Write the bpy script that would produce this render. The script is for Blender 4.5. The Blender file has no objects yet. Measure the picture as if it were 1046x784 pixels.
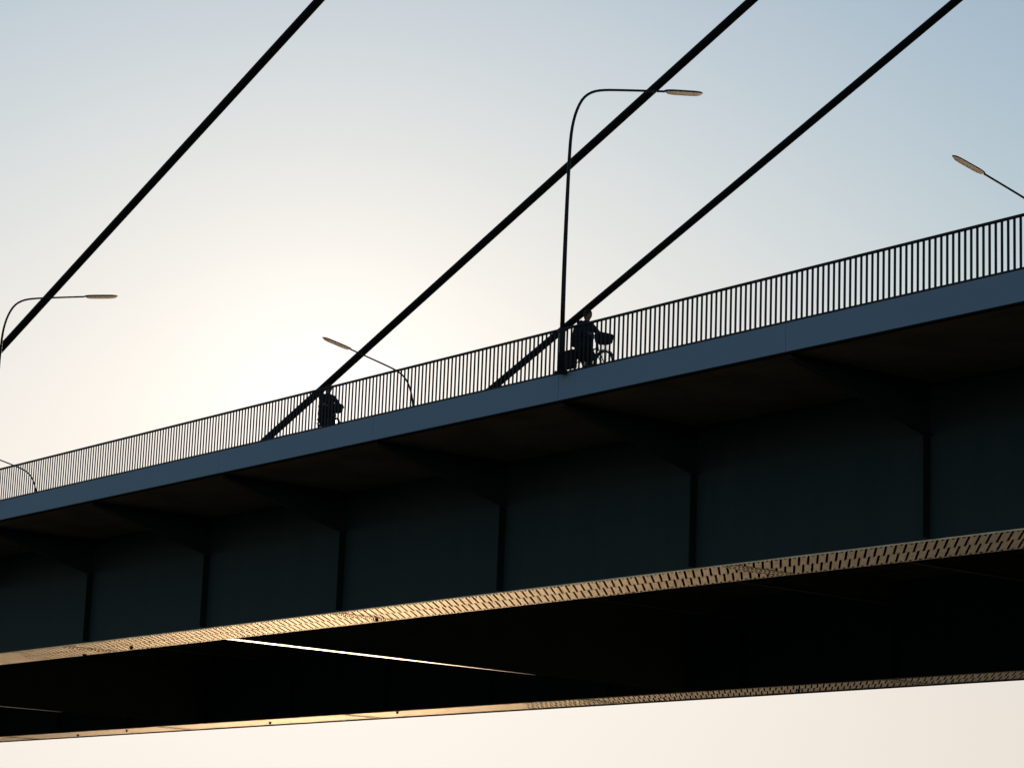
import bpy, bmesh, math, random
from mathutils import Vector, Matrix
random.seed(7)
R_ = math.radians
S = bpy.context.scene
COL = S.collection
PI = math.pi

# ------------------------------------------------------------------ helpers
# The bridge runs along world -X: a station s metres along it stands at x = -s.
def W(s, y, z):
    return Vector((-s, y, z))

class MB:
    """collects shapes and links them as ONE mesh object"""
    def __init__(self):
        self.bm = bmesh.new()

    def quadface(self, pts, mi=0):
        f = self.bm.faces.new([self.bm.verts.new(p) for p in pts])
        f.material_index = mi
        return f

    def hexa(self, p, mi=0):
        # p: 8 points, 0-3 bottom loop, 4-7 top loop
        v = [self.bm.verts.new(q) for q in p]
        for idx in ((3, 2, 1, 0), (4, 5, 6, 7), (0, 1, 5, 4), (1, 2, 6, 5), (2, 3, 7, 6), (3, 0, 4, 7)):
            f = self.bm.faces.new([v[i] for i in idx])
            f.material_index = mi

    def box(self, a, b, mi=0):
        (x0, y0, z0), (x1, y1, z1) = a, b
        self.hexa([(x0, y0, z0), (x1, y0, z0), (x1, y1, z0), (x0, y1, z0),
                   (x0, y0, z1), (x1, y0, z1), (x1, y1, z1), (x0, y1, z1)], mi)

    def wbox(self, s0, s1, y0, y1, z0, z1, mi=0):
        self.box((-s1, y0, z0), (-s0, y1, z1), mi)

    def prism(self, poly, ax, a0, a1, mi=0):
        # extrude a polygon given in (y,z) along x between a0 and a1 (ax='x'), or (x,z) along y (ax='y')
        def P(u, v, t):
            return (t, u, v) if ax == 'x' else (u, t, v)
        A = [self.bm.verts.new(P(u, v, a0)) for u, v in poly]
        B = [self.bm.verts.new(P(u, v, a1)) for u, v in poly]
        n = len(poly)
        for f in ([self.bm.faces.new(A), self.bm.faces.new(B[::-1])] +
                  [self.bm.faces.new((A[i], B[i], B[(i + 1) % n], A[(i + 1) % n])) for i in range(n)]):
            f.material_index = mi

    def tube(self, pts, radii, n=12, mi=0, closed=False, sx=1.0):
        pts = [Vector(p) for p in pts]
        if not hasattr(radii, '__len__'):
            radii = [radii] * len(pts)
        rings = []
        ref = None
        m = len(pts)
        for i, p in enumerate(pts):
            if closed:
                t = (pts[(i + 1) % m] - pts[i - 1]).normalized()
            else:
                t = (pts[min(i + 1, m - 1)] - pts[max(i - 1, 0)]).normalized()
            if ref is None:
                ref = Vector((0, 0, 1)) if abs(t.z) < .9 else Vector((1, 0, 0))
            u = (ref - t * ref.dot(t)).normalized()
            ref = u
            w = t.cross(u)
            rings.append([self.bm.verts.new(p + (u * math.cos(2 * PI * k / n) * sx + w * math.sin(2 * PI * k / n)) * radii[i]) for k in range(n)])
        for i in range(m if closed else m - 1):
            a, b = rings[i], rings[(i + 1) % m]
            for k in range(n):
                f = self.bm.faces.new((a[k], a[(k + 1) % n], b[(k + 1) % n], b[k]))
                f.smooth = True
                f.material_index = mi
        if not closed:
            for r in (rings[0][::-1], rings[-1]):
                f = self.bm.faces.new(r)
                f.material_index = mi

    def ellipsoid(self, c, r, seg=16, rings=10, mi=0):
        M = Matrix.Translation(Vector(c)) @ Matrix.Diagonal((r[0], r[1], r[2], 1))
        ret = bmesh.ops.create_uvsphere(self.bm, u_segments=seg, v_segments=rings, radius=1, matrix=M)
        for v in ret['verts']:
            for f in v.link_faces:
                f.smooth = True
                f.material_index = mi

    def build(self, name, mats, parent=None, bevel=0):
        bmesh.ops.recalc_face_normals(self.bm, faces=self.bm.faces)
        me = bpy.data.meshes.new(name)
        self.bm.to_mesh(me)
        self.bm.free()
        if not isinstance(mats, (list, tuple)):
            mats = [mats]
        for m in mats:
            me.materials.append(m)
        o = bpy.data.objects.new(name, me)
        COL.objects.link(o)
        if parent:
            o.parent = parent
        if bevel:
            b = o.modifiers.new('bevel', 'BEVEL')
            b.width = bevel
            b.segments = 2
            b.limit_method = 'ANGLE'
        return o

def tag(o, label=None, cat=None, group=None, kind=None):
    if label: o['label'] = label
    if cat: o['category'] = cat
    if group: o['group'] = group
    if kind: o['kind'] = kind
    return o

def empty(name, loc, rz=0):
    o = bpy.data.objects.new(name, None)
    o.empty_display_size = .3
    o.location = loc
    o.rotation_euler = (0, 0, rz)
    COL.objects.link(o)
    return o

def copy_tree(o, parent=None):
    c = o.copy()
    COL.objects.link(c)
    c.parent = parent
    for ch in list(o.children):
        copy_tree(ch, c)
    return c

# ------------------------------------------------------------------ materials
def mat(name, color, rough=.6, metal=0., spec=.5, noise=None, bump=None, streak=None):
    """procedural paint / metal: colour varied by noise (scale, amount, colour2), optional bump (scale, strength)"""
    m = bpy.data.materials.new(name)
    m.use_nodes = True
    nt = m.node_tree
    b = nt.nodes['Principled BSDF']
    b.inputs['Roughness'].default_value = rough
    b.inputs['Metallic'].default_value = metal
    b.inputs['Specular IOR Level'].default_value = spec
    b.inputs['Base Color'].default_value = (*color, 1)
    tc = nt.nodes.new('ShaderNodeTexCoord')
    last = None
    if noise:
        sc, amt, c2 = noise
        n = nt.nodes.new('ShaderNodeTexNoise')
        n.inputs['Scale'].default_value = sc
        n.inputs['Detail'].default_value = 8
        n.inputs['Roughness'].default_value = .65
        mp = nt.nodes.new('ShaderNodeMapping')
        if streak: mp.inputs['Scale'].default_value = streak
        nt.links.new(tc.outputs['Object'], mp.inputs['Vector'])
        nt.links.new(mp.outputs['Vector'], n.inputs['Vector'])
        r = nt.nodes.new('ShaderNodeValToRGB')
        r.color_ramp.elements[0].position = .38
        r.color_ramp.elements[1].position = .68
        r.color_ramp.elements[0].color = (*color, 1)
        r.color_ramp.elements[1].color = (*[color[i] * (1 - amt) + c2[i] * amt for i in range(3)], 1)
        nt.links.new(n.outputs['Fac'], r.inputs['Fac'])
        nt.links.new(r.outputs['Color'], b.inputs['Base Color'])
        mr = nt.nodes.new('ShaderNodeMapRange')
        mr.inputs['To Min'].default_value = max(.02, rough - .05)
        mr.inputs['To Max'].default_value = min(1, rough + .1)
        nt.links.new(n.outputs['Fac'], mr.inputs['Value'])
        nt.links.new(mr.outputs['Result'], b.inputs['Roughness'])
    if bump:
        sc, st = bump
        n2 = nt.nodes.new('ShaderNodeTexNoise')
        n2.inputs['Scale'].default_value = sc
        n2.inputs['Detail'].default_value = 5
        nt.links.new(tc.outputs['Object'], n2.inputs['Vector'])
        bp = nt.nodes.new('ShaderNodeBump')
        bp.inputs['Strength'].default_value = st
        bp.inputs['Distance'].default_value = .05
        nt.links.new(n2.outputs['Fac'], bp.inputs['Height'])
        nt.links.new(bp.outputs['Normal'], b.inputs['Normal'])
    return m

M = {}
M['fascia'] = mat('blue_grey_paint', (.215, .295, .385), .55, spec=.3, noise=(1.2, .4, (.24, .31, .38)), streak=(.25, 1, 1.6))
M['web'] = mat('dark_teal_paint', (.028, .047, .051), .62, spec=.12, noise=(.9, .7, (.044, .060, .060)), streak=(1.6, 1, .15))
M['soffit'] = mat('weathered_dark_soffit', (.16, .125, .085), .9, spec=.04, noise=(.55, .7, (.30, .24, .17)))
M['under'] = mat('black_underside_steel', (.010, .011, .010), .85, spec=.05, noise=(.7, .5, (.016, .015, .013)))
M['stiffener'] = mat('stiffener_paint', (.014, .021, .022), .75, spec=.06, noise=(.9, .5, (.02, .024, .024)))
M['interior'] = mat('interior_steel', (.10, .092, .068), .9, spec=.03, noise=(.7, .5, (.14, .125, .09)))
M['bracket'] = mat('bracket_paint', (.027, .040, .042), .75, spec=.08, noise=(.8, .5, (.024, .028, .026)))
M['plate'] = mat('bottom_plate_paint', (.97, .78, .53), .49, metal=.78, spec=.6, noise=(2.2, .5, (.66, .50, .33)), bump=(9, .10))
M['flange'] = mat('flange_paint', (.03, .024, .016), .27, spec=.26, noise=(1.4, .3, (.03, .025, .02)))
M['flange'].node_tree.nodes['Principled BSDF'].inputs['Specular Tint'].default_value = (1, .80, .52, 1)
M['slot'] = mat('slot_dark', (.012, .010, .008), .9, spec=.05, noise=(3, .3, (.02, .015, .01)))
M['rail'] = mat('dark_railing_paint', (.009, .010, .011), .55, spec=.2, noise=(6, .4, (.014, .014, .014)))
M['cable'] = mat('black_cable_sheath', (.008, .009, .009), .7, spec=.1, noise=(4, .4, (.013, .013, .012)), streak=(1, 8, 8))
M['mast'] = mat('dark_mast_steel', (.012, .013, .014), .55, metal=.0, spec=.2, noise=(5, .4, (.02, .02, .02)))
M['housing'] = mat('lamp_housing', (.05, .045, .04), .45, spec=.4, noise=(8, .3, (.07, .06, .05)))
M['asphalt'] = mat('asphalt', (.05, .05, .05), .9, spec=.2, noise=(3, .4, (.07, .07, .065)), bump=(60, .3))
M['concrete'] = mat('concrete', (.30, .29, .27), .85, spec=.2, noise=(2, .4, (.2, .19, .18)))
M['grass'] = mat('bank_grass', (.045, .065, .025), .95, spec=.1, noise=(.4, .6, (.09, .08, .045)), bump=(8, .6))
M['skin'] = mat('skin', (.24, .13, .09), .65, spec=.15, noise=(12, .2, (.20, .11, .08)))
M['hair'] = mat('brown_hair', (.022, .013, .008), .7, spec=.1, noise=(40, .4, (.045, .026, .016)), streak=(1, 1, .2))
M['coat'] = mat('navy_coat_cloth', (.014, .017, .025), .95, spec=.1, noise=(14, .5, (.022, .026, .034)), bump=(30, .3))
M['trousers'] = mat('dark_trouser_cloth', (.013, .013, .015), .95, spec=.1, noise=(14, .5, (.02, .02, .022)), bump=(30, .3))
M['shoe'] = mat('black_shoe', (.012, .011, .01), .6, spec=.3, noise=(20, .3, (.02, .02, .02)))
M['bike'] = mat('dark_bicycle_paint', (.015, .016, .018), .35, spec=.5, noise=(10, .3, (.022, .022, .024)))
M['rubber'] = mat('tyre_rubber', (.014, .014, .014), .85, spec=.2, noise=(30, .3, (.02, .02, .02)))
M['steel'] = mat('worn_steel', (.35, .35, .36), .35, metal=1, noise=(20, .3, (.25, .25, .25)))
M['bag'] = mat('dark_bag_canvas', (.016, .016, .017), .9, spec=.1, noise=(25, .4, (.028, .027, .026)), bump=(60, .3))

def lens_material():
    m = bpy.data.materials.new('lamp_diffuser')
    m.use_nodes = True
    nt = m.node_tree
    b = nt.nodes['Principled BSDF']
    b.inputs['Base Color'].default_value = (.80, .72, .58, 1)
    b.inputs['Roughness'].default_value = .35
    tr = nt.nodes.new('ShaderNodeBsdfTranslucent')
    tc = nt.nodes.new('ShaderNodeTexCoord')
    n = nt.nodes.new('ShaderNodeTexNoise')
    n.inputs['Scale'].default_value = 7
    nt.links.new(tc.outputs['Object'], n.inputs['Vector'])
    r = nt.nodes.new('ShaderNodeValToRGB')
    r.color_ramp.elements[0].color = (.93, .86, .76, 1)
    r.color_ramp.elements[1].color = (.98, .95, .90, 1)
    nt.links.new(n.outputs['Fac'], r.inputs['Fac'])
    nt.links.new(r.outputs['Color'], tr.inputs['Color'])
    mx = nt.nodes.new('ShaderNodeMixShader')
    mx.inputs['Fac'].default_value = .9
    nt.links.new(b.outputs['BSDF'], mx.inputs[1])
    nt.links.new(tr.outputs['BSDF'], mx.inputs[2])
    nt.links.new(mx.outputs['Shader'], nt.nodes['Material Output'].inputs['Surface'])
    return m
M['lens'] = lens_material()

def water_material():
    m = bpy.data.materials.new('river_water')
    m.use_nodes = True
    nt = m.node_tree
    b = nt.nodes['Principled BSDF']
    b.inputs['Base Color'].default_value = (.030, .038, .036, 1)
    b.inputs['Roughness'].default_value = .24
    b.inputs['IOR'].default_value = 1.333
    tc = nt.nodes.new('ShaderNodeTexCoord')
    n = nt.nodes.new('ShaderNodeTexNoise')
    n.inputs['Scale'].default_value = .9
    n.inputs['Detail'].default_value = 4
    nt.links.new(tc.outputs['Object'], n.inputs['Vector'])
    bp = nt.nodes.new('ShaderNodeBump')
    bp.inputs['Strength'].default_value = .25
    bp.inputs['Distance'].default_value = .15
    nt.links.new(n.outputs['Fac'], bp.inputs['Height'])
    nt.links.new(bp.outputs['Normal'], b.inputs['Normal'])
    return m
M['water'] = water_material()

# ------------------------------------------------------------------ camera
CAM = [[-0.6128385434834203, 0.13910123236856128, 0.7778687336399809],
       [0.7893375570518507, 0.15395500935483214, 0.5943433991573979],
       [0.03708288889146092, -0.9782375489870041, 0.20414739063569365]]
CAM[0] = [-v for v in CAM[0]]
cam = bpy.data.cameras.new('camera')
cam.sensor_width = 36
cam.lens = 36 * 2550 / 1046
cam.clip_start = .1
cam.clip_end = 20000
camo = bpy.data.objects.new('camera', cam)
COL.objects.link(camo)
camo.matrix_world = Matrix(((CAM[0][0], -CAM[0][1], -CAM[0][2], 0),
                            (CAM[1][0], -CAM[1][1], -CAM[1][2], 0),
                            (CAM[2][0], -CAM[2][1], -CAM[2][2], 0),
                            (0, 0, 0, 1)))
S.camera = camo

# ------------------------------------------------------------------ light and sky
SUN_EL, SUN_AZ = R_(10.56), R_(33.2)          # azimuth measured from the bridge line towards the far side
sun_dir = Vector((-math.cos(SUN_EL) * math.cos(SUN_AZ), math.cos(SUN_EL) * math.sin(SUN_AZ), math.sin(SUN_EL)))
sl = bpy.data.lights.new('sun', 'SUN')
sl.energy = 5.0
sl.angle = R_(.5)
sl.color = (1.0, .72, .44)
so = bpy.data.objects.new('sun', sl)
so.rotation_euler = sun_dir.to_track_quat('Z', 'Y').to_euler()
so.location = sun_dir * 300
COL.objects.link(so)

w = bpy.data.worlds.new('World')
S.world = w
w.use_nodes = True
nt = w.node_tree
bg = nt.nodes['Background']
sky = nt.nodes.new('ShaderNodeTexSky')
sky.sky_type = 'NISHITA'
sky.sun_disc = False
sky.sun_elevation = SUN_EL
sky.sun_rotation = math.atan2(sun_dir.x, sun_dir.y)
sky.altitude = 50
sky.air_density = 1.0
sky.dust_density = .3
sky.ozone_density = 1.0
# the bright aureole and the disc of the sun itself, as functions of the direction in the sky
tc = nt.nodes.new('ShaderNodeTexCoord')
dt = nt.nodes.new('ShaderNodeVectorMath')
dt.operation = 'DOT_PRODUCT'
dt.inputs[1].default_value = sun_dir
nt.links.new(tc.outputs['Generated'], dt.inputs[0])
ac = nt.nodes.new('ShaderNodeMath'); ac.operation = 'ARCCOSINE'
nt.links.new(dt.outputs['Value'], ac.inputs[0])
def glow(width, power, color):
    # exp(-(angle/width)^power) * color
    a = nt.nodes.new('ShaderNodeMath'); a.operation = 'DIVIDE'
    nt.links.new(ac.outputs[0], a.inputs[0]); a.inputs[1].default_value = width
    p = nt.nodes.new('ShaderNodeMath'); p.operation = 'POWER'
    nt.links.new(a.outputs[0], p.inputs[0]); p.inputs[1].default_value = power
    n = nt.nodes.new('ShaderNodeMath'); n.operation = 'MULTIPLY'
    nt.links.new(p.outputs[0], n.inputs[0]); n.inputs[1].default_value = -1
    e = nt.nodes.new('ShaderNodeMath'); e.operation = 'EXPONENT'
    nt.links.new(n.outputs[0], e.inputs[0])
    v = nt.nodes.new('ShaderNodeVectorMath'); v.operation = 'SCALE'
    v.inputs[0].default_value = color
    nt.links.new(e.outputs[0], v.inputs['Scale'])
    return v.outputs['Vector']
def addv(a, b):
    v = nt.nodes.new('ShaderNodeVectorMath'); v.operation = 'ADD'
    nt.links.new(a, v.inputs[0]); nt.links.new(b, v.inputs[1])
    return v.outputs['Vector']
# tone curve on the sky: its radiance saturates softly towards a warm white, channel by channel
STR = .10
sep = nt.nodes.new('ShaderNodeSeparateXYZ')
nt.links.new(sky.outputs['Color'], sep.inputs[0])
cmb = nt.nodes.new('ShaderNodeCombineXYZ')
def mth(op, a, b):
    m = nt.nodes.new('ShaderNodeMath'); m.operation = op
    for i, v in enumerate((a, b)):
        if isinstance(v, (int, float)): m.inputs[i].default_value = v
        else: nt.links.new(v, m.inputs[i])
    return m.outputs[0]
fall = mth('EXPONENT', mth('MULTIPLY', mth('POWER', mth('DIVIDE', ac.outputs[0], R_(16)), 2.0), -1.0), 0.0)
level = mth('ADD', mth('MULTIPLY', fall, .28), .72)
for i, (gain, ceil) in enumerate(((.985, 1.05), (1.10, .965), (1.295, .89))):
    n = mth('DIVIDE', mth('MULTIPLY', sep.outputs[i], gain * STR / ceil), level)
    q = mth('POWER', mth('ADD', mth('POWER', n, 4.0), 1.0), .25)
    nt.links.new(mth('MULTIPLY', mth('MULTIPLY', mth('DIVIDE', n, q), level), ceil / STR), cmb.inputs[i])
tot = cmb.outputs[0]
tot = addv(tot, glow(R_(4.3), 2, (1.7, 1.45, .75)))
tot = addv(tot, glow(R_(2.9), 2, (.3, .5, 1.3)))
tot = addv(tot, glow(R_(.27), 8, (70, 56, 36)))
nt.links.new(tot, bg.inputs['Color'])
bg.inputs['Strength'].default_value = STR

vs = S.view_settings
vs.view_transform = 'Standard'
vs.look = 'None'
vs.exposure = 0
vs.gamma = 1
vs.use_curve_mapping = False
S.cycles.max_bounces = 8
S.cycles.sample_clamp_indirect = 8
S.cycles.use_denoising = True

# ------------------------------------------------------------------ ground and river
prof = [(-4000, -1.7), (2, -1.7), (7, -2.6), (14, -5.6), (420, -5.6), (434, -2), (4500, -1.6)]
xs = [-5000, -600, -300, -150, -60, 0, 60, 150, 300, 600, 5000]
bm = bmesh.new()
g = [[bm.verts.new((x, y, z + (random.uniform(-.1, .1) if abs(y) < 500 and abs(x) < 700 else 0))) for y, z in prof] for x in xs]
for i in range(len(xs) - 1):
    for j in range(len(prof) - 1):
        bm.faces.new((g[i][j], g[i + 1][j], g[i + 1][j + 1], g[i][j + 1]))
b = MB(); b.bm.free(); b.bm = bm
tag(b.build('ground', M['grass']), kind='structure')
b = MB()
b.quadface([(-5000, 9, -4.2), (5000, 9, -4.2), (5000, 429, -4.2), (-5000, 429, -4.2)])
tag(b.build('water', M['water']), kind='structure')

# ------------------------------------------------------------------ the bridge
YE, YC = 37.82, 55.8                    # near edge of the deck, centre line
def mir(y): return 2 * YC - y
S0, S1 = -45, 300                       # stretch of the bridge that is built
BAY = 8.1
S_ST = [39.5 + BAY * k for k in range(-10, 32)]     # stations of stiffeners, brackets and panel joints
ZTOP, ZFB, ZSOF = 12.96, 12.30, 12.33
YW0, YW1 = 42.5, 44.7                   # webs of the near box girder
ZB = 8.6

bridge = empty('road_bridge', W(60, YC, ZB))
bridge.location = (0, 0, 0)
tag(bridge, 'long steel road bridge deck with blue-grey edge, dark webs and gold-lit slotted bottom plates', 'bridge')

# deck slab: underside with slight camber, top hidden from below
b = MB()
b.prism([(YE + .16, ZFB + .02), (YW0, ZSOF), (YW1, ZSOF), (mir(YW1), ZSOF), (mir(YW0), ZSOF), (mir(YE) - .16, ZFB + .02),
         (mir(YE) - .16, 12.93), (YC, 13.15), (YE + .16, 12.93)], 'x', -S1, -S0)
b.build('deck_slab', M['soffit'], bridge)

# edge fascia in panels with open joints
def fascia(y, sgn):
    for i in range(len(S_ST) - 1):
        a, c = S_ST[i] + .004, S_ST[i + 1] - .004
        b = MB()
        y2 = y + sgn * .16
        lo, hi = min(y, y2), max(y, y2)
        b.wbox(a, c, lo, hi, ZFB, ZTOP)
        # folded drip edge under the panel
        b.wbox(a, c, lo + .012 if sgn > 0 else lo + .02, hi - .02 if sgn > 0 else hi - .012, ZFB - .035, ZFB - .002, 1)
        b.build('fascia_panel', [M['fascia'], M['under']], bridge, bevel=.006)
fascia(YE, 1)
fascia(mir(YE), -1)

# cantilever brackets
def bracket(s, ya, yb, sgn):
    b = MB()
    poly = [(ya, ZSOF - .02), (ya, ZSOF - .12), (yb, ZSOF - 1.25), (yb, ZSOF - .0)]
    b.prism(poly, 'x', -s - .012, -s + .012)
    # bottom flange following the taper
    b.prism([(ya, ZSOF - .122), (ya, ZSOF - .142), (yb, ZSOF - 1.272), (yb, ZSOF - 1.252)], 'x', -s - .11, -s + .11)
    b.build('cantilever_bracket', M['bracket'], bridge)
for s in S_ST:
    bracket(s, YE + .18, YW0 - .004, 1)
    bracket(s, mir(YE + .18), mir(YW0 - .004), -1)

# box girders with stiffeners and slotted bottom plate
PITCH, SLOT, SHEAR = .325, .085, 1.04
def slotted_plate(y0, y1):
    """bottom plate with rows of real oblique slots, brick-offset"""
    b = MB()
    z0, z1 = ZB, ZB + .03
    wd = y1 - y0
    slots = [(.03, .16, .5), (.03, 1.13, 0), (1.02, 2.12, .5), (2.02, 2.17, 0)]     # from, to across the plate; offset in pitches
    cuts = sorted({0, .03, .16, 1.13, 1.02, 2.12, 2.02, 2.17, wd})
    s_a = 8.0
    n = int((86.0 - s_a) / PITCH)
    def quad(q):
        b.hexa([(-s, y, z0) for s, y in q] + [(-s, y, z1) for s, y in q])
    for r0, r1 in zip(cuts[:-1], cuts[1:]):
        offs = sorted(o for f, t, o in slots if f <= r0 + 1e-6 and t >= r1 - 1e-6)
        ya, yb = y0 + r0, y0 + r1
        ha, hb = r0 * SHEAR, r1 * SHEAR
        if not offs:
            quad([(S0, ya), (S1, ya), (S1, yb), (S0, yb)])
            continue
        starts = [s_a + (k + o) * PITCH for k in range(n) for o in offs]
        prev = None
        for g in starts:
            if prev is None:
                quad([(S0, ya), (g + ha, ya), (g + hb, yb), (S0, yb)])
            else:
                quad([(prev + ha, ya), (g + ha, ya), (g + hb, yb), (prev + hb, yb)])
            prev = g + SLOT
        quad([(prev + ha, ya), (S1, ya), (S1, yb), (prev + hb, yb)])
    return b

def splice(b, s, y0, y1):
    # bolted splice plate under the flange: cover plate edge with two rows of bolt heads and a drain stub
    b.wbox(s - .30, s + .30, y0 + .12, y1 - .12, ZB - .014, ZB - .002)
    for ds in (-.22, -.11, .11, .22):
        for k in range(13):
            y = y0 + .20 + k * (y1 - y0 - .40) / 12
            b.tube([(-s - ds, y, ZB - .030), (-s - ds, y, ZB - .014)], .021, n=6, mi=1)

for y0, y1, near in ((YW0, YW1, True), (mir(YW1), mir(YW0), False)):
    b = MB()
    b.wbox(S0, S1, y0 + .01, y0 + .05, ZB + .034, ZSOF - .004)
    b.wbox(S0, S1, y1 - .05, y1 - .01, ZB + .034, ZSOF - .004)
    # added dark sheet above the slotted plate, standing in for shade inside the box
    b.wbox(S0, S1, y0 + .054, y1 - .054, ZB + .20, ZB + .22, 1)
    gird = b.build('main_girder', [M['web'], M['slot']], bridge)
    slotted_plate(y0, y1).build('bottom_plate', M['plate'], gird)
    for s in S_ST[4:26]:
        for yy, sg in ((y0, -1), (y1, 1)):
            b = MB()
            ya, yb = (yy + sg * .22, yy + .006) if sg < 0 else (yy - .006, yy + .22)
            b.prism([(ya, ZB + .06), (yb, ZB + .04), (yb, ZSOF - 1.28), (ya, ZSOF - 1.28)], 'x', -s - .012, -s + .012)
            b.build('web_stiffener', M['stiffener'], gird)
    for s in (30, 46.4, 64.2, 81.9, 99.7, 117.4, 135.2):
        b = MB()
        splice(b, s, y0, y1)
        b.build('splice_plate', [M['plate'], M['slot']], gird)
    for s, y in (((84.0, 44.52), (79.7, 44.1), (64.2, 44.1),) if near else ((128.6, 68.1), (121.7, 67.4), (107.9, 67.9), (95.5, 67.0), (70.2, 68.2))):
        b = MB()
        b.tube([(-s, y, ZB - .10), (-s, y, ZB - .03), (-s, y, ZB - .002)], [.05, .05, .09], n=14)
        b.build('drain_spout', M['slot'], gird)
    b = MB()
    ye = y0 + .02 if near else y1 - .03
    b.wbox(S0, S1, ye - .012, ye + .012, ZB - .055, ZB - .002)
    if not near: b.build('drip_edge', M['under'], gird)
    else: b.bm.free()

# cross girders between the boxes: deep ones with a bright bottom flange, shallow floor beams in every bay
for s in (37.2, 75.4, 113.4):
    b = MB()
    ya, yb = YW1 + .004, mir(YW1) - .004
    d = .045                                  # slight skew of the cross line, as it stands in the photo
    sa, sb = s - 1.4, s - 1.4 + (yb - ya) * d * 1.3
    def P(ss, y, z): return (-ss, y, z)
    q = [(sa - .02, ya), (sa + .02, ya), (sb + .02, yb), (sb - .02, yb)]
    b.hexa([P(a, y, ZB + .04) for a, y in q] + [P(a, y, ZSOF - .01) for a, y in q])
    # bottom flange, tapering out shortly beyond mid-span
    ym = 58.8
    sm = sa + (ym - ya) * d * 1.3
    yk = 52.0
    sk_ = sa + (yk - ya) * d * 1.3
    for q in ([(sa - .22, ya), (sa + .22, ya), (sk_ + .18, yk), (sk_ - .18, yk)], [(sk_ - .18, yk), (sk_ + .18, yk), (sm + .02, ym), (sm - .02, ym)]):
        b.hexa([P(a, y, ZB) for a, y in q] + [P(a, y, ZB + .036) for a, y in q], 1)
    b.build('cross_girder', [M['interior'], M['flange']], bridge)
for s in S_ST[6:20]:
    b = MB()
    b.wbox(s - .015, s + .015, YW1 + .004, mir(YW1) - .004, ZSOF - 1.0, ZSOF - .002)
    b.wbox(s - .12, s + .12, YW1 + .004, mir(YW1) - .004, ZSOF - 1.022, ZSOF - 1.002)
    b.build('floor_beam', M['interior'], bridge)
# longitudinal deck ribs
b = MB()
for k in range(17):
    y = YW1 + 1.2 + k * 1.25
    b.prism([(y - .15, ZSOF - .003), (y - .09, ZSOF - .27), (y + .09, ZSOF - .27), (y + .15, ZSOF - .003)], 'x', -S1, -S0)
b.build('deck_rib', M['interior'], bridge)
# road and footway on the deck
b = MB(); b.prism([(43.0, 13.004), (55.0, 13.150), (55.0, 13.190), (43.0, 13.060)], 'x', -S1, -S0)
tag(b.build('road', M['asphalt']), kind='structure')
b = MB(); b.wbox(S0, S1, YE + .2, 42.9, 12.985, 13.0)
tag(b.build('footway', M['asphalt']), kind='structure')

# pylon that carries the stays, out of frame to the right
PS = -28.0
pyl = empty('bridge_pylon', W(PS, YC, -6))
tag(pyl, 'tall slender steel pylon in the middle of the deck holding the stays', 'pylon')
b = MB()
def sec(hx, hy, z): return [(-hx, -hy, z), (hx, -hy, z), (hx, hy, z), (-hx, hy, z)]
b.hexa(sec(1.8, 1.3, 0) + sec(1.2, .9, 100))
b.build('shaft', M['fascia'], pyl, bevel=.08)

# ------------------------------------------------------------------ stay cables
TAN = .3895
def cable(anchor_s, y, rad, lab):
    zt = 12.9 + (anchor_s - (PS + 1.2)) * TAN
    e = empty('stay_cable', W(anchor_s, y, 12.9))
    d = Vector((anchor_s - PS - 1.2, 0, zt - 12.9))
    b = MB()
    n = 40
    b.tube([d * (k / n) for k in range(n + 1)], rad, n=16)
    b.build('strand_bundle', M['cable'], e)
    dn = d.normalized()
    b = MB()
    b.tube([dn * .6, dn * 2.6, dn * 2.9], [rad * 1.45, rad * 1.45, rad * 1.05], n=16)
    b.build('anchor_sleeve', M['mast'], e)
    tag(e, lab, 'cable', 'parallel stay cables of the bridge')
    return e
cable(73.98 + (19.28 - 12.9) / TAN, YC, .133, 'thin right-hand black stay cable passing behind the rider beside the lamp mast')
cable(89.95 + (19.31 - 12.9) / TAN, YC, .155, 'middle black stay cable crossing the tall lamp mast high up')
cable(116.9 + (27.23 - 12.9) / TAN, YC, .195, 'leftmost black stay cable rising alone from the left edge')

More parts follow.
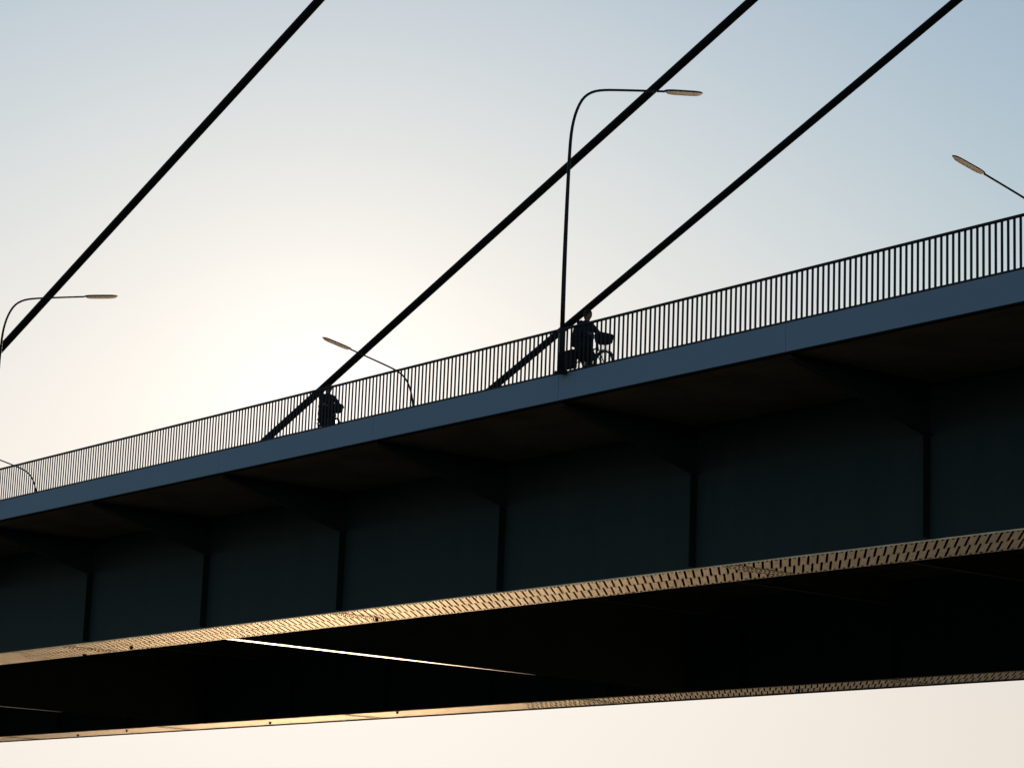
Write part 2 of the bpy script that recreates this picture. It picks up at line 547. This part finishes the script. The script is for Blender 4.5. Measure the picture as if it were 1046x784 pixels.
# ------------------------------------------------------------------ street lamps
def lamp_proto():
    root = empty('street_lamp', (0, 0, 0))
    # local: arm reaches towards +y; z = 0 is the footing
    b = MB()
    b.tube([(0, 0, 0), (0, 0, .02)], .17, n=20)
    for a in range(4):
        t = PI / 4 + a * PI / 2
        b.tube([(.13 * math.cos(t), .13 * math.sin(t), .02), (.13 * math.cos(t), .13 * math.sin(t), .06)], .018, n=6)
    b.build('base_plate', M['mast'], root)
    b = MB()
    b.tube([(0, 0, .02), (0, 0, 1.08), (0, 0, 1.16)], [.088, .086, .062], n=20)
    foot = b.build('mast_foot', M['mast'], root)
    b = MB()
    b.box((-.045, -.095, .5), (.045, -.084, 1.0))
    b.build('access_door', M['housing'], foot, bevel=.004)
    b = MB()
    pts = [(0, 0, 1.12), (0, .0, 2.6), (0, .01, 3.8), (0, .03, 5.0), (0, .05, 5.75), (0, .08, 6.2), (0, .14, 6.55), (0, .24, 6.87),
           (0, .39, 7.16), (0, .58, 7.36), (0, .82, 7.50), (0, 1.12, 7.60), (0, 1.5, 7.69), (0, 2.1, 7.82), (0, 2.6, 7.925), (0, 3.15, 8.04)]
    rr = [.060, .056, .051, .046, .042, .040, .038, .037, .036, .035, .034, .033, .032, .031, .030, .030]
    # refine the bend
    fine, fr = [], []
    for i in range(len(pts) - 1):
        for q in (0, .5):
            p = [pts[max(i - 1, 0)], pts[i], pts[i + 1], pts[min(i + 2, len(pts) - 1)]]
            c = []
            for ax in range(3):
                p0, p1, p2, p3 = (v[ax] for v in p)
                c.append(.5 * ((2 * p1) + (-p0 + p2) * q + (2 * p0 - 5 * p1 + 4 * p2 - p3) * q * q + (-p0 + 3 * p1 - 3 * p2 + p3) * q ** 3))
            fine.append(c); fr.append(rr[i] * (1 - q) + rr[i + 1] * q)
    fine.append(pts[-1]); fr.append(rr[-1])
    b = MB(); b.tube(fine, fr, n=16)
    b.build('mast', M['mast'], root)
    # luminaire: elongated housing with a diffuser trough below, tilted along the arm
    tilt = math.atan2(.24, 1.3)
    hd = bpy.data.objects.new('lamp_head', None)
    def head_shape(z_top, z_bot, w_mid, x0, x1):
        b = MB()
        n = 15
        secs = []
        for i in range(n + 1):
            u = i / n
            y = x0 + (x1 - x0) * u
            k = (1 - abs(2 * u - 1) ** 5) ** .5 if 0 < u < 1 else .18
            k = max(k, .18)
            ring = []
            for j in range(14):
                a = 2 * PI * j / 14
                zz = math.sin(a)
                ring.append((w_mid * k * math.cos(a), y, (z_top if zz > 0 else z_bot) * abs(zz) * (1 if zz > 0 else -1) * k))
            secs.append(ring)
        vs_ = [[b.bm.verts.new(p) for p in r] for r in secs]
        for i in range(n):
            for j in range(14):
                f = b.bm.faces.new((vs_[i][j], vs_[i][(j + 1) % 14], vs_[i + 1][(j + 1) % 14], vs_[i + 1][j]))
                f.smooth = True
        b.bm.faces.new(vs_[0][::-1]); b.bm.faces.new(vs_[-1])
        return b
    h = head_shape(.060, .012, .100, 0, 1.42).build('lamp_head', M['housing'], root)
    h.location = (0, 3.1, 8.04); h.rotation_euler = (tilt, 0, 0)
    l = head_shape(.004, .075, .086, .08, 1.38).build('diffuser', M['lens'], h)
    l.location = (0, 0, -.012)
    return root
lamp = lamp_proto()
LAMPS = [
    (47.32, 37.66, 'tall curved lamp mast standing at the railing beside the larger rider', 12.93),
    (78.95, 37.66, 'curved lamp mast cut by the left edge, its level arm crossing the left cable', 12.82),
    (78.95, 55.55, 'lamp whose bent arm rises from behind the railing right of the middle cable foot', 12.80),
    (46.45, 55.35, 'lamp at the right edge with only tilted head and straight arm above railing', 12.92),
    (110.6, 55.45, 'faint bent lamp arm behind the railing at far lower left edge', 12.48),
]
for i, (s, y, lab, zl) in enumerate(LAMPS):
    o = lamp if i == 0 else copy_tree(lamp)
    near = y < 45
    o.location = W(s, y, zl)
    o.rotation_euler.z = 0 if near else PI
    tag(o, lab, 'street lamp', 'curved street lamps on the bridge')
# ------------------------------------------------------------------ railing
rail = empty('bridge_railing', W(40, YE + .05, ZTOP))
rail.location = (0, 0, 0)
tag(rail, 'dark railing of close upright flat bars along the near edge of the bridge', 'railing')
YR = YE + .06
b = MB(); b.prism([(YR - .035, 14.095), (YR + .035, 14.095), (YR + .035, 14.135), (YR + .02, 14.15), (YR - .02, 14.15), (YR - .035, 14.135)], 'x', -200, 5)
b.build('top_rail', M['rail'], rail)
b = MB(); b.wbox(-5, 200, YR - .028, YR + .028, 12.985, 13.02)
b.build('bottom_rail', M['rail'], rail)
BP = .1665
def bar(b, s):
    b.wbox(s - .033, s + .033, YR - .005, YR + .005, 13.022, 14.093)
first = 32.4
for k in range(100):
    b = MB(); bar(b, first + k * BP)
    b.build('baluster', M['rail'], rail)
b = MB()
for k in list(range(-220, 0)) + list(range(100, 1000)):
    bar(b, first + k * BP)
tag(b.build('balusters', M['rail'], rail), kind='stuff')
# posts every bay carry the railing down to the slab edge
for s in [v + BP * .5 for v in S_ST[6:26]]:
    b = MB(); b.wbox(s - .012, s + .012, YR - .02, YR + .02, 12.962, 12.983)
    b.build('rail_foot', M['rail'], rail)

# ------------------------------------------------------------------ cyclists
def skin_mesh(name, verts, edges, radii, root, material, parent, sub=2, loc=None):
    me = bpy.data.meshes.new(name)
    me.from_pydata(verts, edges, [])
    o = bpy.data.objects.new(name, me)
    COL.objects.link(o)
    sk = o.modifiers.new('skin', 'SKIN')
    sk.use_smooth_shade = True
    ly = me.skin_vertices[0].data
    for i, r in enumerate(radii):
        ly[i].radius = r if hasattr(r, '__len__') else (r, r)
        ly[i].use_root = (i == root)
    sb = o.modifiers.new('sub', 'SUBSURF')
    sb.levels = sb.render_levels = sub
    dg = bpy.context.evaluated_depsgraph_get()
    me2 = bpy.data.meshes.new_from_object(o.evaluated_get(dg))
    me2.name = name
    o.modifiers.clear()
    o.data = me2
    bpy.data.meshes.remove(me)
    me2.materials.clear()
    me2.materials.append(material)
    for p in me2.polygons: p.use_smooth = True
    o.parent = parent
    return o

LEGS_LEVEL = [(-.185, .095, .975, .215, .12, .835, .10, .115, .42, .19, .34), (-.185, .095, .975, .09, .12, .655, -.24, .115, .38, -.12, .30)]
LEGS_UPRIGHT = [(-.185, .095, .975, .045, .12, .60, -.09, .115, .23, .03, .14), (-.185, .095, .975, .21, .12, .89, -.09, .115, .58, .03, .49)]
def rider(loc, label, hair_col, hip_k, skirt):
    root = empty('person', loc)
    V, E, RR = [], [], []
    def add(p, r, link=None):
        V.append(p); RR.append(r)
        if link is not None: E.append((link, len(V) - 1))
        return len(V) - 1
    pel = add((-.20, 0, 1.02), (.135, .12))
    sp = add((-.16, 0, 1.20), (.125, .10), pel)
    ch = add((-.10, 0, 1.40), (.15, .11), sp)
    nb = add((-.06, 0, 1.52), .062, ch)
    nk = add((-.035, 0, 1.58), .055, nb)
    jw = add((-.015, 0, 1.635), .073, nk)
    hd = add((-.012, 0, 1.70), (.078, .094), jw)
    ct = add((-.018, 0, 1.755), .055, hd)
    ns = add((.085, 0, 1.672), .014, jw)
    hands = []
    for sg in (1, -1):
        sh = add((-.09, sg * .185, 1.455), .066, ch)
        el = add((.10, sg * .265, 1.225), .045, sh)
        wr = add((.345, sg * .285, 1.125), .030, el)
        pm = add((.405, sg * .285, 1.115), (.036, .022), wr)
        for f in range(4):                      # four fingers curling round the grip
            yy = sg * (.285 + (f - 1.5) * .021)
            ln = (.035, .042, .040, .030)[f]
            k1 = add((.405 + ln, yy, 1.112), .0095, pm)
            k2 = add((.415 + ln, yy, 1.085), .0085, k1)
            add((.395 + ln * .6, yy, 1.062), .0075, k2)
        t1 = add((.395, sg * .240, 1.105), .011, pm)
        add((.425, sg * .225, 1.085), .009, t1)
    feet = []
    for sg, (hx, hy, hz, kx, ky, kz, ax, ay, az, tx, tz) in zip((-1, 1), hip_k):
        h = add((hx, sg * hy, hz), .092, pel)
        k = add((kx, sg * ky, kz), .060, h)
        a = add((ax, sg * ay, az), .040, k)
        t = add((tx, sg * ay, tz), (.042, .028), a)
        feet.append((sg, k, a, t))
    body = skin_mesh('body', V, E, RR, pel, M['skin'], root)
    # coat
    cv, ce, cr = [], [], []
    def addc(p, r, link=None):
        cv.append(p); cr.append(r)
        if link is not None: ce.append((link, len(cv) - 1))
        return len(cv) - 1
    c0 = addc((-.205, 0, .97), (.20, .185)); c1 = addc((-.175, 0, 1.16), (.20, .18), c0); c2 = addc((-.115, 0, 1.38), (.205, .17), c1)
    c3 = addc((-.065, 0, 1.515), (.095, .085), c2); addc((-.05, 0, 1.565), (.072, .07), c3)
    for sg in (1, -1):
        a = addc((-.10, sg * .20, 1.445), .085, c2)
        e = addc((.10, sg * .268, 1.222), .066, a)
        addc((.34, sg * .285, 1.127), .046, e)
    sk = addc((-.16, 0, .80), (.20, .235), c0) if skirt else addc((-.20, 0, .80), (.19, .20), c0); addc((-.12, 0, .62), (.20, .26), sk) if skirt else addc((-.24, 0, .54), (.17, .20), sk)  # without skirt: added coat tail, shaped to block the sun's left part
    skin_mesh('coat', cv, ce, cr, 0, M['coat'], root)
    # trousers and shoes
    tv, te, tr = [(-.195, 0, .985)], [], [(.145, .13)]
    for sg, (hx, hy, hz, kx, ky, kz, ax, ay, az, tx, tz) in zip((-1, 1), hip_k):
        i = len(tv)
        tv += [(hx, sg * hy, hz - .01), (kx, sg * ky, kz), (ax, sg * ay, az + .03)]
        tr += [.108, .076, .058]
        te += [(0, i), (i, i + 1), (i + 1, i + 2)]
    skin_mesh('trousers', tv, te, tr, 0, M['trousers'], root)
    for sg, (hx, hy, hz, kx, ky, kz, ax, ay, az, tx, tz) in zip((-1, 1), hip_k):
        skin_mesh('shoe', [(ax - .05, sg * ay, az - .06), (ax + .02, sg * ay, az - .055), (tx, sg * ay, tz - .01), (tx + .05, sg * ay, tz - .02)],
                  [(0, 1), (1, 2), (2, 3)], [.04, .048, .045, .03], 0, M['shoe'], root)
    # hair: a cap of hair down to the neck, open at the face
    b = MB()
    b.ellipsoid((-.035, 0, 1.715), (.112, .098, .104), 20, 14)
    for v in list(b.bm.verts):
        if v.co.x > .058 and v.co.z < 1.74:
            v.co.x = .058 - (v.co.x - .058) * .2
    b.ellipsoid((-.080, 0, 1.635), (.060, .075, .085), 14, 10)
    b.build('hair', hair_col, root)
    b = MB()
    for sg in (1, -1):
        b.ellipsoid((.066, sg * .032, 1.694), (.012, .014, .009), 10, 6)
    b.build('eyes', M['shoe'], root)
    b = MB()
    for sg in (1, -1):
        b.ellipsoid((-.012, sg * .083, 1.685), (.020, .010, .030), 10, 6)
    b.build('ears', M['skin'], root)
    tag(root, label, 'person')
    return root

def soft_box(b, c, h, taper=.85):
    x, y, z = c; a, d, e = h
    b.hexa([(x - a, y - d, z - e), (x + a, y - d, z - e), (x + a, y + d, z - e), (x - a, y + d, z - e),
            (x - a * taper, y - d * taper, z + e), (x + a * taper, y - d * taper, z + e), (x + a * taper, y + d * taper, z + e), (x - a * taper, y + d * taper, z + e)])

def bicycle(loc, label, cranks=((-1, .17, 0), (1, -.17, 0))):
    root = empty('bicycle', loc)
    rh, fh, bb = Vector((-.48, 0, .345)), Vector((.62, 0, .345)), Vector((0, 0, .30))
    st_top, hd_top, hd_bot = Vector((-.19, 0, .80)), Vector((.36, 0, .93)), Vector((.40, 0, .76))
    b = MB()
    b.tube([bb, st_top], .017); b.tube([bb, hd_bot], .019); b.tube([st_top * .75 + bb * .25, hd_bot + Vector((-.012, 0, .06))], .016)
    b.tube([hd_bot, hd_top], .021)
    for sg in (1, -1):
        b.tube([bb + Vector((0, sg * .03, 0)), rh + Vector((0, sg * .06, 0))], .010, n=8)
        b.tube([st_top * .9 + bb * .1 + Vector((0, sg * .02, 0)), rh + Vector((0, sg * .06, 0))], .009, n=8)
    b.build('frame', M['bike'], root)
    b = MB()
    for sg in (1, -1):
        b.tube([hd_bot + Vector((0, sg * .05, -.02)), hd_bot + Vector((.08, sg * .055, -.2)), fh + Vector((0, sg * .055, 0))], .012, n=8)
    b.tube([hd_bot + Vector((0, -.055, -.02)), hd_bot + Vector((0, .055, -.02))], .016, n=8)
    b.build('fork', M['bike'], root)
    for c in (rh, fh):
        b = MB()
        b.tube([c + Vector((math.cos(t) * .335, 0, math.sin(t) * .335)) for t in [2 * PI * k / 48 for k in range(48)]], .020, n=10, closed=True)
        wh = b.build('tyre', M['rubber'], root)
        b = MB()
        b.tube([c + Vector((math.cos(t) * .312, 0, math.sin(t) * .312)) for t in [2 * PI * k / 48 for k in range(48)]], .010, n=8, closed=True)
        b.build('rim', M['steel'], wh)
        b = MB()
        for k in range(28):
            t = 2 * PI * k / 28
            b.tube([c + Vector((0, .03 * (-1) ** k, 0)), c + Vector((math.cos(t) * .31, 0, math.sin(t) * .31))], .0016, n=4)
        b.tube([c + Vector((0, -.06, 0)), c + Vector((0, .06, 0))], .022, n=10)
        b.build('spokes', M['steel'], wh)
        b = MB()                                     # mudguard, a curved strip
        a0, a1 = (R_(20), R_(190)) if c is rh else (R_(-5), R_(150))
        if c is fh: a0, a1 = R_(25), R_(175)
        n = 26
        for k in range(n):
            t0, t1 = a0 + (a1 - a0) * k / n, a0 + (a1 - a0) * (k + 1) / n
            q = [c + Vector((math.cos(t) * r, y, math.sin(t) * r)) for t, r, y in
                 ((t0, .372, -.03), (t1, .372, -.03), (t1, .372, .03), (t0, .372, .03), (t0, .378, -.03), (t1, .378, -.03), (t1, .378, .03), (t0, .378, .03))]
            b.hexa(q)
        b.build('mudguard', M['bike'], root)
    b = MB()
    b.tube([st_top, Vector((-.205, 0, .90))], .013, n=8)
    b.build('seat_post', M['steel'], root)
    b = MB()
    poly = [(-.36, .09), (-.34, .11), (-.22, .09), (-.12, .035), (-.05, .022), (-.05, -.022), (-.12, -.035), (-.22, -.09), (-.34, -.11), (-.36, -.09)]
    A = [b.bm.verts.new((x, y, .895)) for x, y in poly]; B = [b.bm.verts.new((x * .99, y * .85, .945)) for x, y in poly]
    b.bm.faces.new(A[::-1]); b.bm.faces.new(B)
    for i in range(len(poly)):
        b.bm.faces.new((A[i], A[(i + 1) % len(poly)], B[(i + 1) % len(poly)], B[i]))
    b.build('saddle', M['rubber'], root, bevel=.015)
    b = MB()
    b.tube([hd_top, hd_top + Vector((-.02, 0, .12)), (.37, 0, 1.08)], .013, n=8)
    b.tube([(.36, -.34, 1.085), (.42, -.26, 1.085), (.45, -.12, 1.08), (.40, 0, 1.07), (.45, .12, 1.08), (.42, .26, 1.085), (.36, .34, 1.085)], .012, n=10)
    hb = b.build('handlebar', M['steel'], root)
    for sg in (1, -1):
        b = MB(); b.tube([(.36, sg * .34, 1.085), (.42, sg * .25, 1.086)], .017, n=10)
        b.build('grip', M['rubber'], hb)
    b = MB()
    b.tube([bb + Vector((.098 * math.cos(t), -.045, .098 * math.sin(t))) for t in [2 * PI * k / 32 for k in range(32)]], .006, n=6, closed=True)
    b.tube([bb + Vector((0, -.07, 0)), bb + Vector((0, .07, 0))], .022, n=10)
    for sg, px, pz in cranks:
        b.tube([bb + Vector((0, sg * .07, 0)), bb + Vector((px, sg * .075, pz))], .010, n=6)
    b.build('crankset', M['steel'], root)
    for sg, px, pz in cranks:
        b = MB(); b.box((px - .045, min(sg * .08, sg * .16), .288 + pz), (px + .045, max(sg * .08, sg * .16), .312 + pz))
        b.build('pedal', M['rubber'], root)
    b = MB()
    for y in (-.06, 0, .06):
        b.tube([(-.24, y, .755), (-.80, y, .755)], .006, n=6)
    for x in (-.3, -.45, -.62, -.79):
        b.tube([(x, -.06, .755), (x, .06, .755)], .005, n=6)
    for sg in (1, -1):
        b.tube([(-.60, sg * .06, .755), rh + Vector((0, sg * .065, .01))], .005, n=6)
        b.tube([(-.70, sg * .06, .755), rh + Vector((0, sg * .065, .01))], .005, n=6)
    b.build('rear_rack', M['bike'], root)
    b = MB()
    soft_box(b, (.60, 0, .99), (.145, .18, .13), 1.15)
    bk = b.build('front_basket', M['bag'], root, bevel=.06)
    b = MB(); b.tube([(.40, 0, 1.06), (.47, 0, .99)], .012, n=8); b.tube([(.66, .06, .87), (.625, .06, .36)], .006, n=6); b.tube([(.66, -.06, .87), (.625, -.06, .36)], .006, n=6)
    b.build('basket_stay', M['bike'], bk)
    b = MB(); b.ellipsoid((.47, 0, .90), (.05, .045, .045), 12, 8)
    b.build('headlamp', M['housing'], root)
    tag(root, label, 'bicycle')
    return root

def backpack(loc, label, big=1.0):
    root = empty('backpack', loc)
    b = MB(); soft_box(b, (-.345, 0, 1.17), (.125 * big, .17, .25 * big), .80)
    b.build('main_bag', M['bag'], root, bevel=.05)
    b = MB(); soft_box(b, (-.335 - .13 * big, 0, 1.20), (.04, .115, .13), .85)
    b.build('front_pocket', M['bag'], root, bevel=.025)
    for sg in (1, -1):
        b = MB()
        b.tube([(-.25, sg * .10, 1.46), (-.14, sg * .12, 1.545), (-.02, sg * .13, 1.47), (.03, sg * .14, 1.34), (-.06, sg * .17, 1.18), (-.23, sg * .14, 1.09)], .016, n=8)
        b.build('strap', M['bag'], root)
    tag(root, label, 'backpack')
    return root

def pannier(loc, label, sg, dx=0., dz=0., k=1.):
    root = empty('pannier_bag', Vector(loc) + Vector((dx, 0, dz)))
    b = MB(); soft_box(b, (-.50, sg * .155, .60), (.21, .085, .21), 1.06)
    b.build('bag_body', M['bag'], root, bevel=.03)
    b = MB(); b.box((-.73, sg * .155 - .092, .812), (-.27, sg * .155 + .092, .835))
    b.build('flap', M['bag'], root, bevel=.01)
    tag(root, label, 'bag')
    return root

ZD = 13.004
Ra = W(48.0, 39.05, ZD)
ra = [bicycle(Ra, 'dark bicycle with front basket under the larger rider, beside the tall lamp mast'),
      rider(Ra, 'larger rider in a dark coat on bicycle beside the tall lamp mast, head above railing', M['hair'], LEGS_LEVEL, True),
      backpack(Ra, 'dark backpack on the back of the larger rider beside the lamp mast'),
      pannier(Ra, 'dark pannier bag on the rear rack beside the tall lamp mast', -1)]
Rb = W(60.55, 39.5, ZD)
rb = [bicycle(Rb, 'dark bicycle under the smaller rider, low behind the railing in front of the sun', ((-1, 0, -.17), (1, 0, .17))),
      rider(Rb, 'smaller rider silhouetted in front of the sun at the foot of middle cable', M['hair'], LEGS_UPRIGHT, False),
      backpack(Rb, 'dark backpack on the smaller rider in front of the sun', 1.0)]
turn = R_(-12)                               # steering a little towards the railing
fwd = Vector((math.cos(turn), math.sin(turn), 0)) * 1.14
rb += [pannier(Rb + fwd + Vector((0, 0, -.12)), 'dark front pannier bag right of the sun, below the smaller rider\'s basket', -1)]  # bag added beside the front wheel to block part of the sun
for o in rb: o.rotation_euler.z = turn
for o in ra: o.scale = (1.05, 1.05, 1.05)
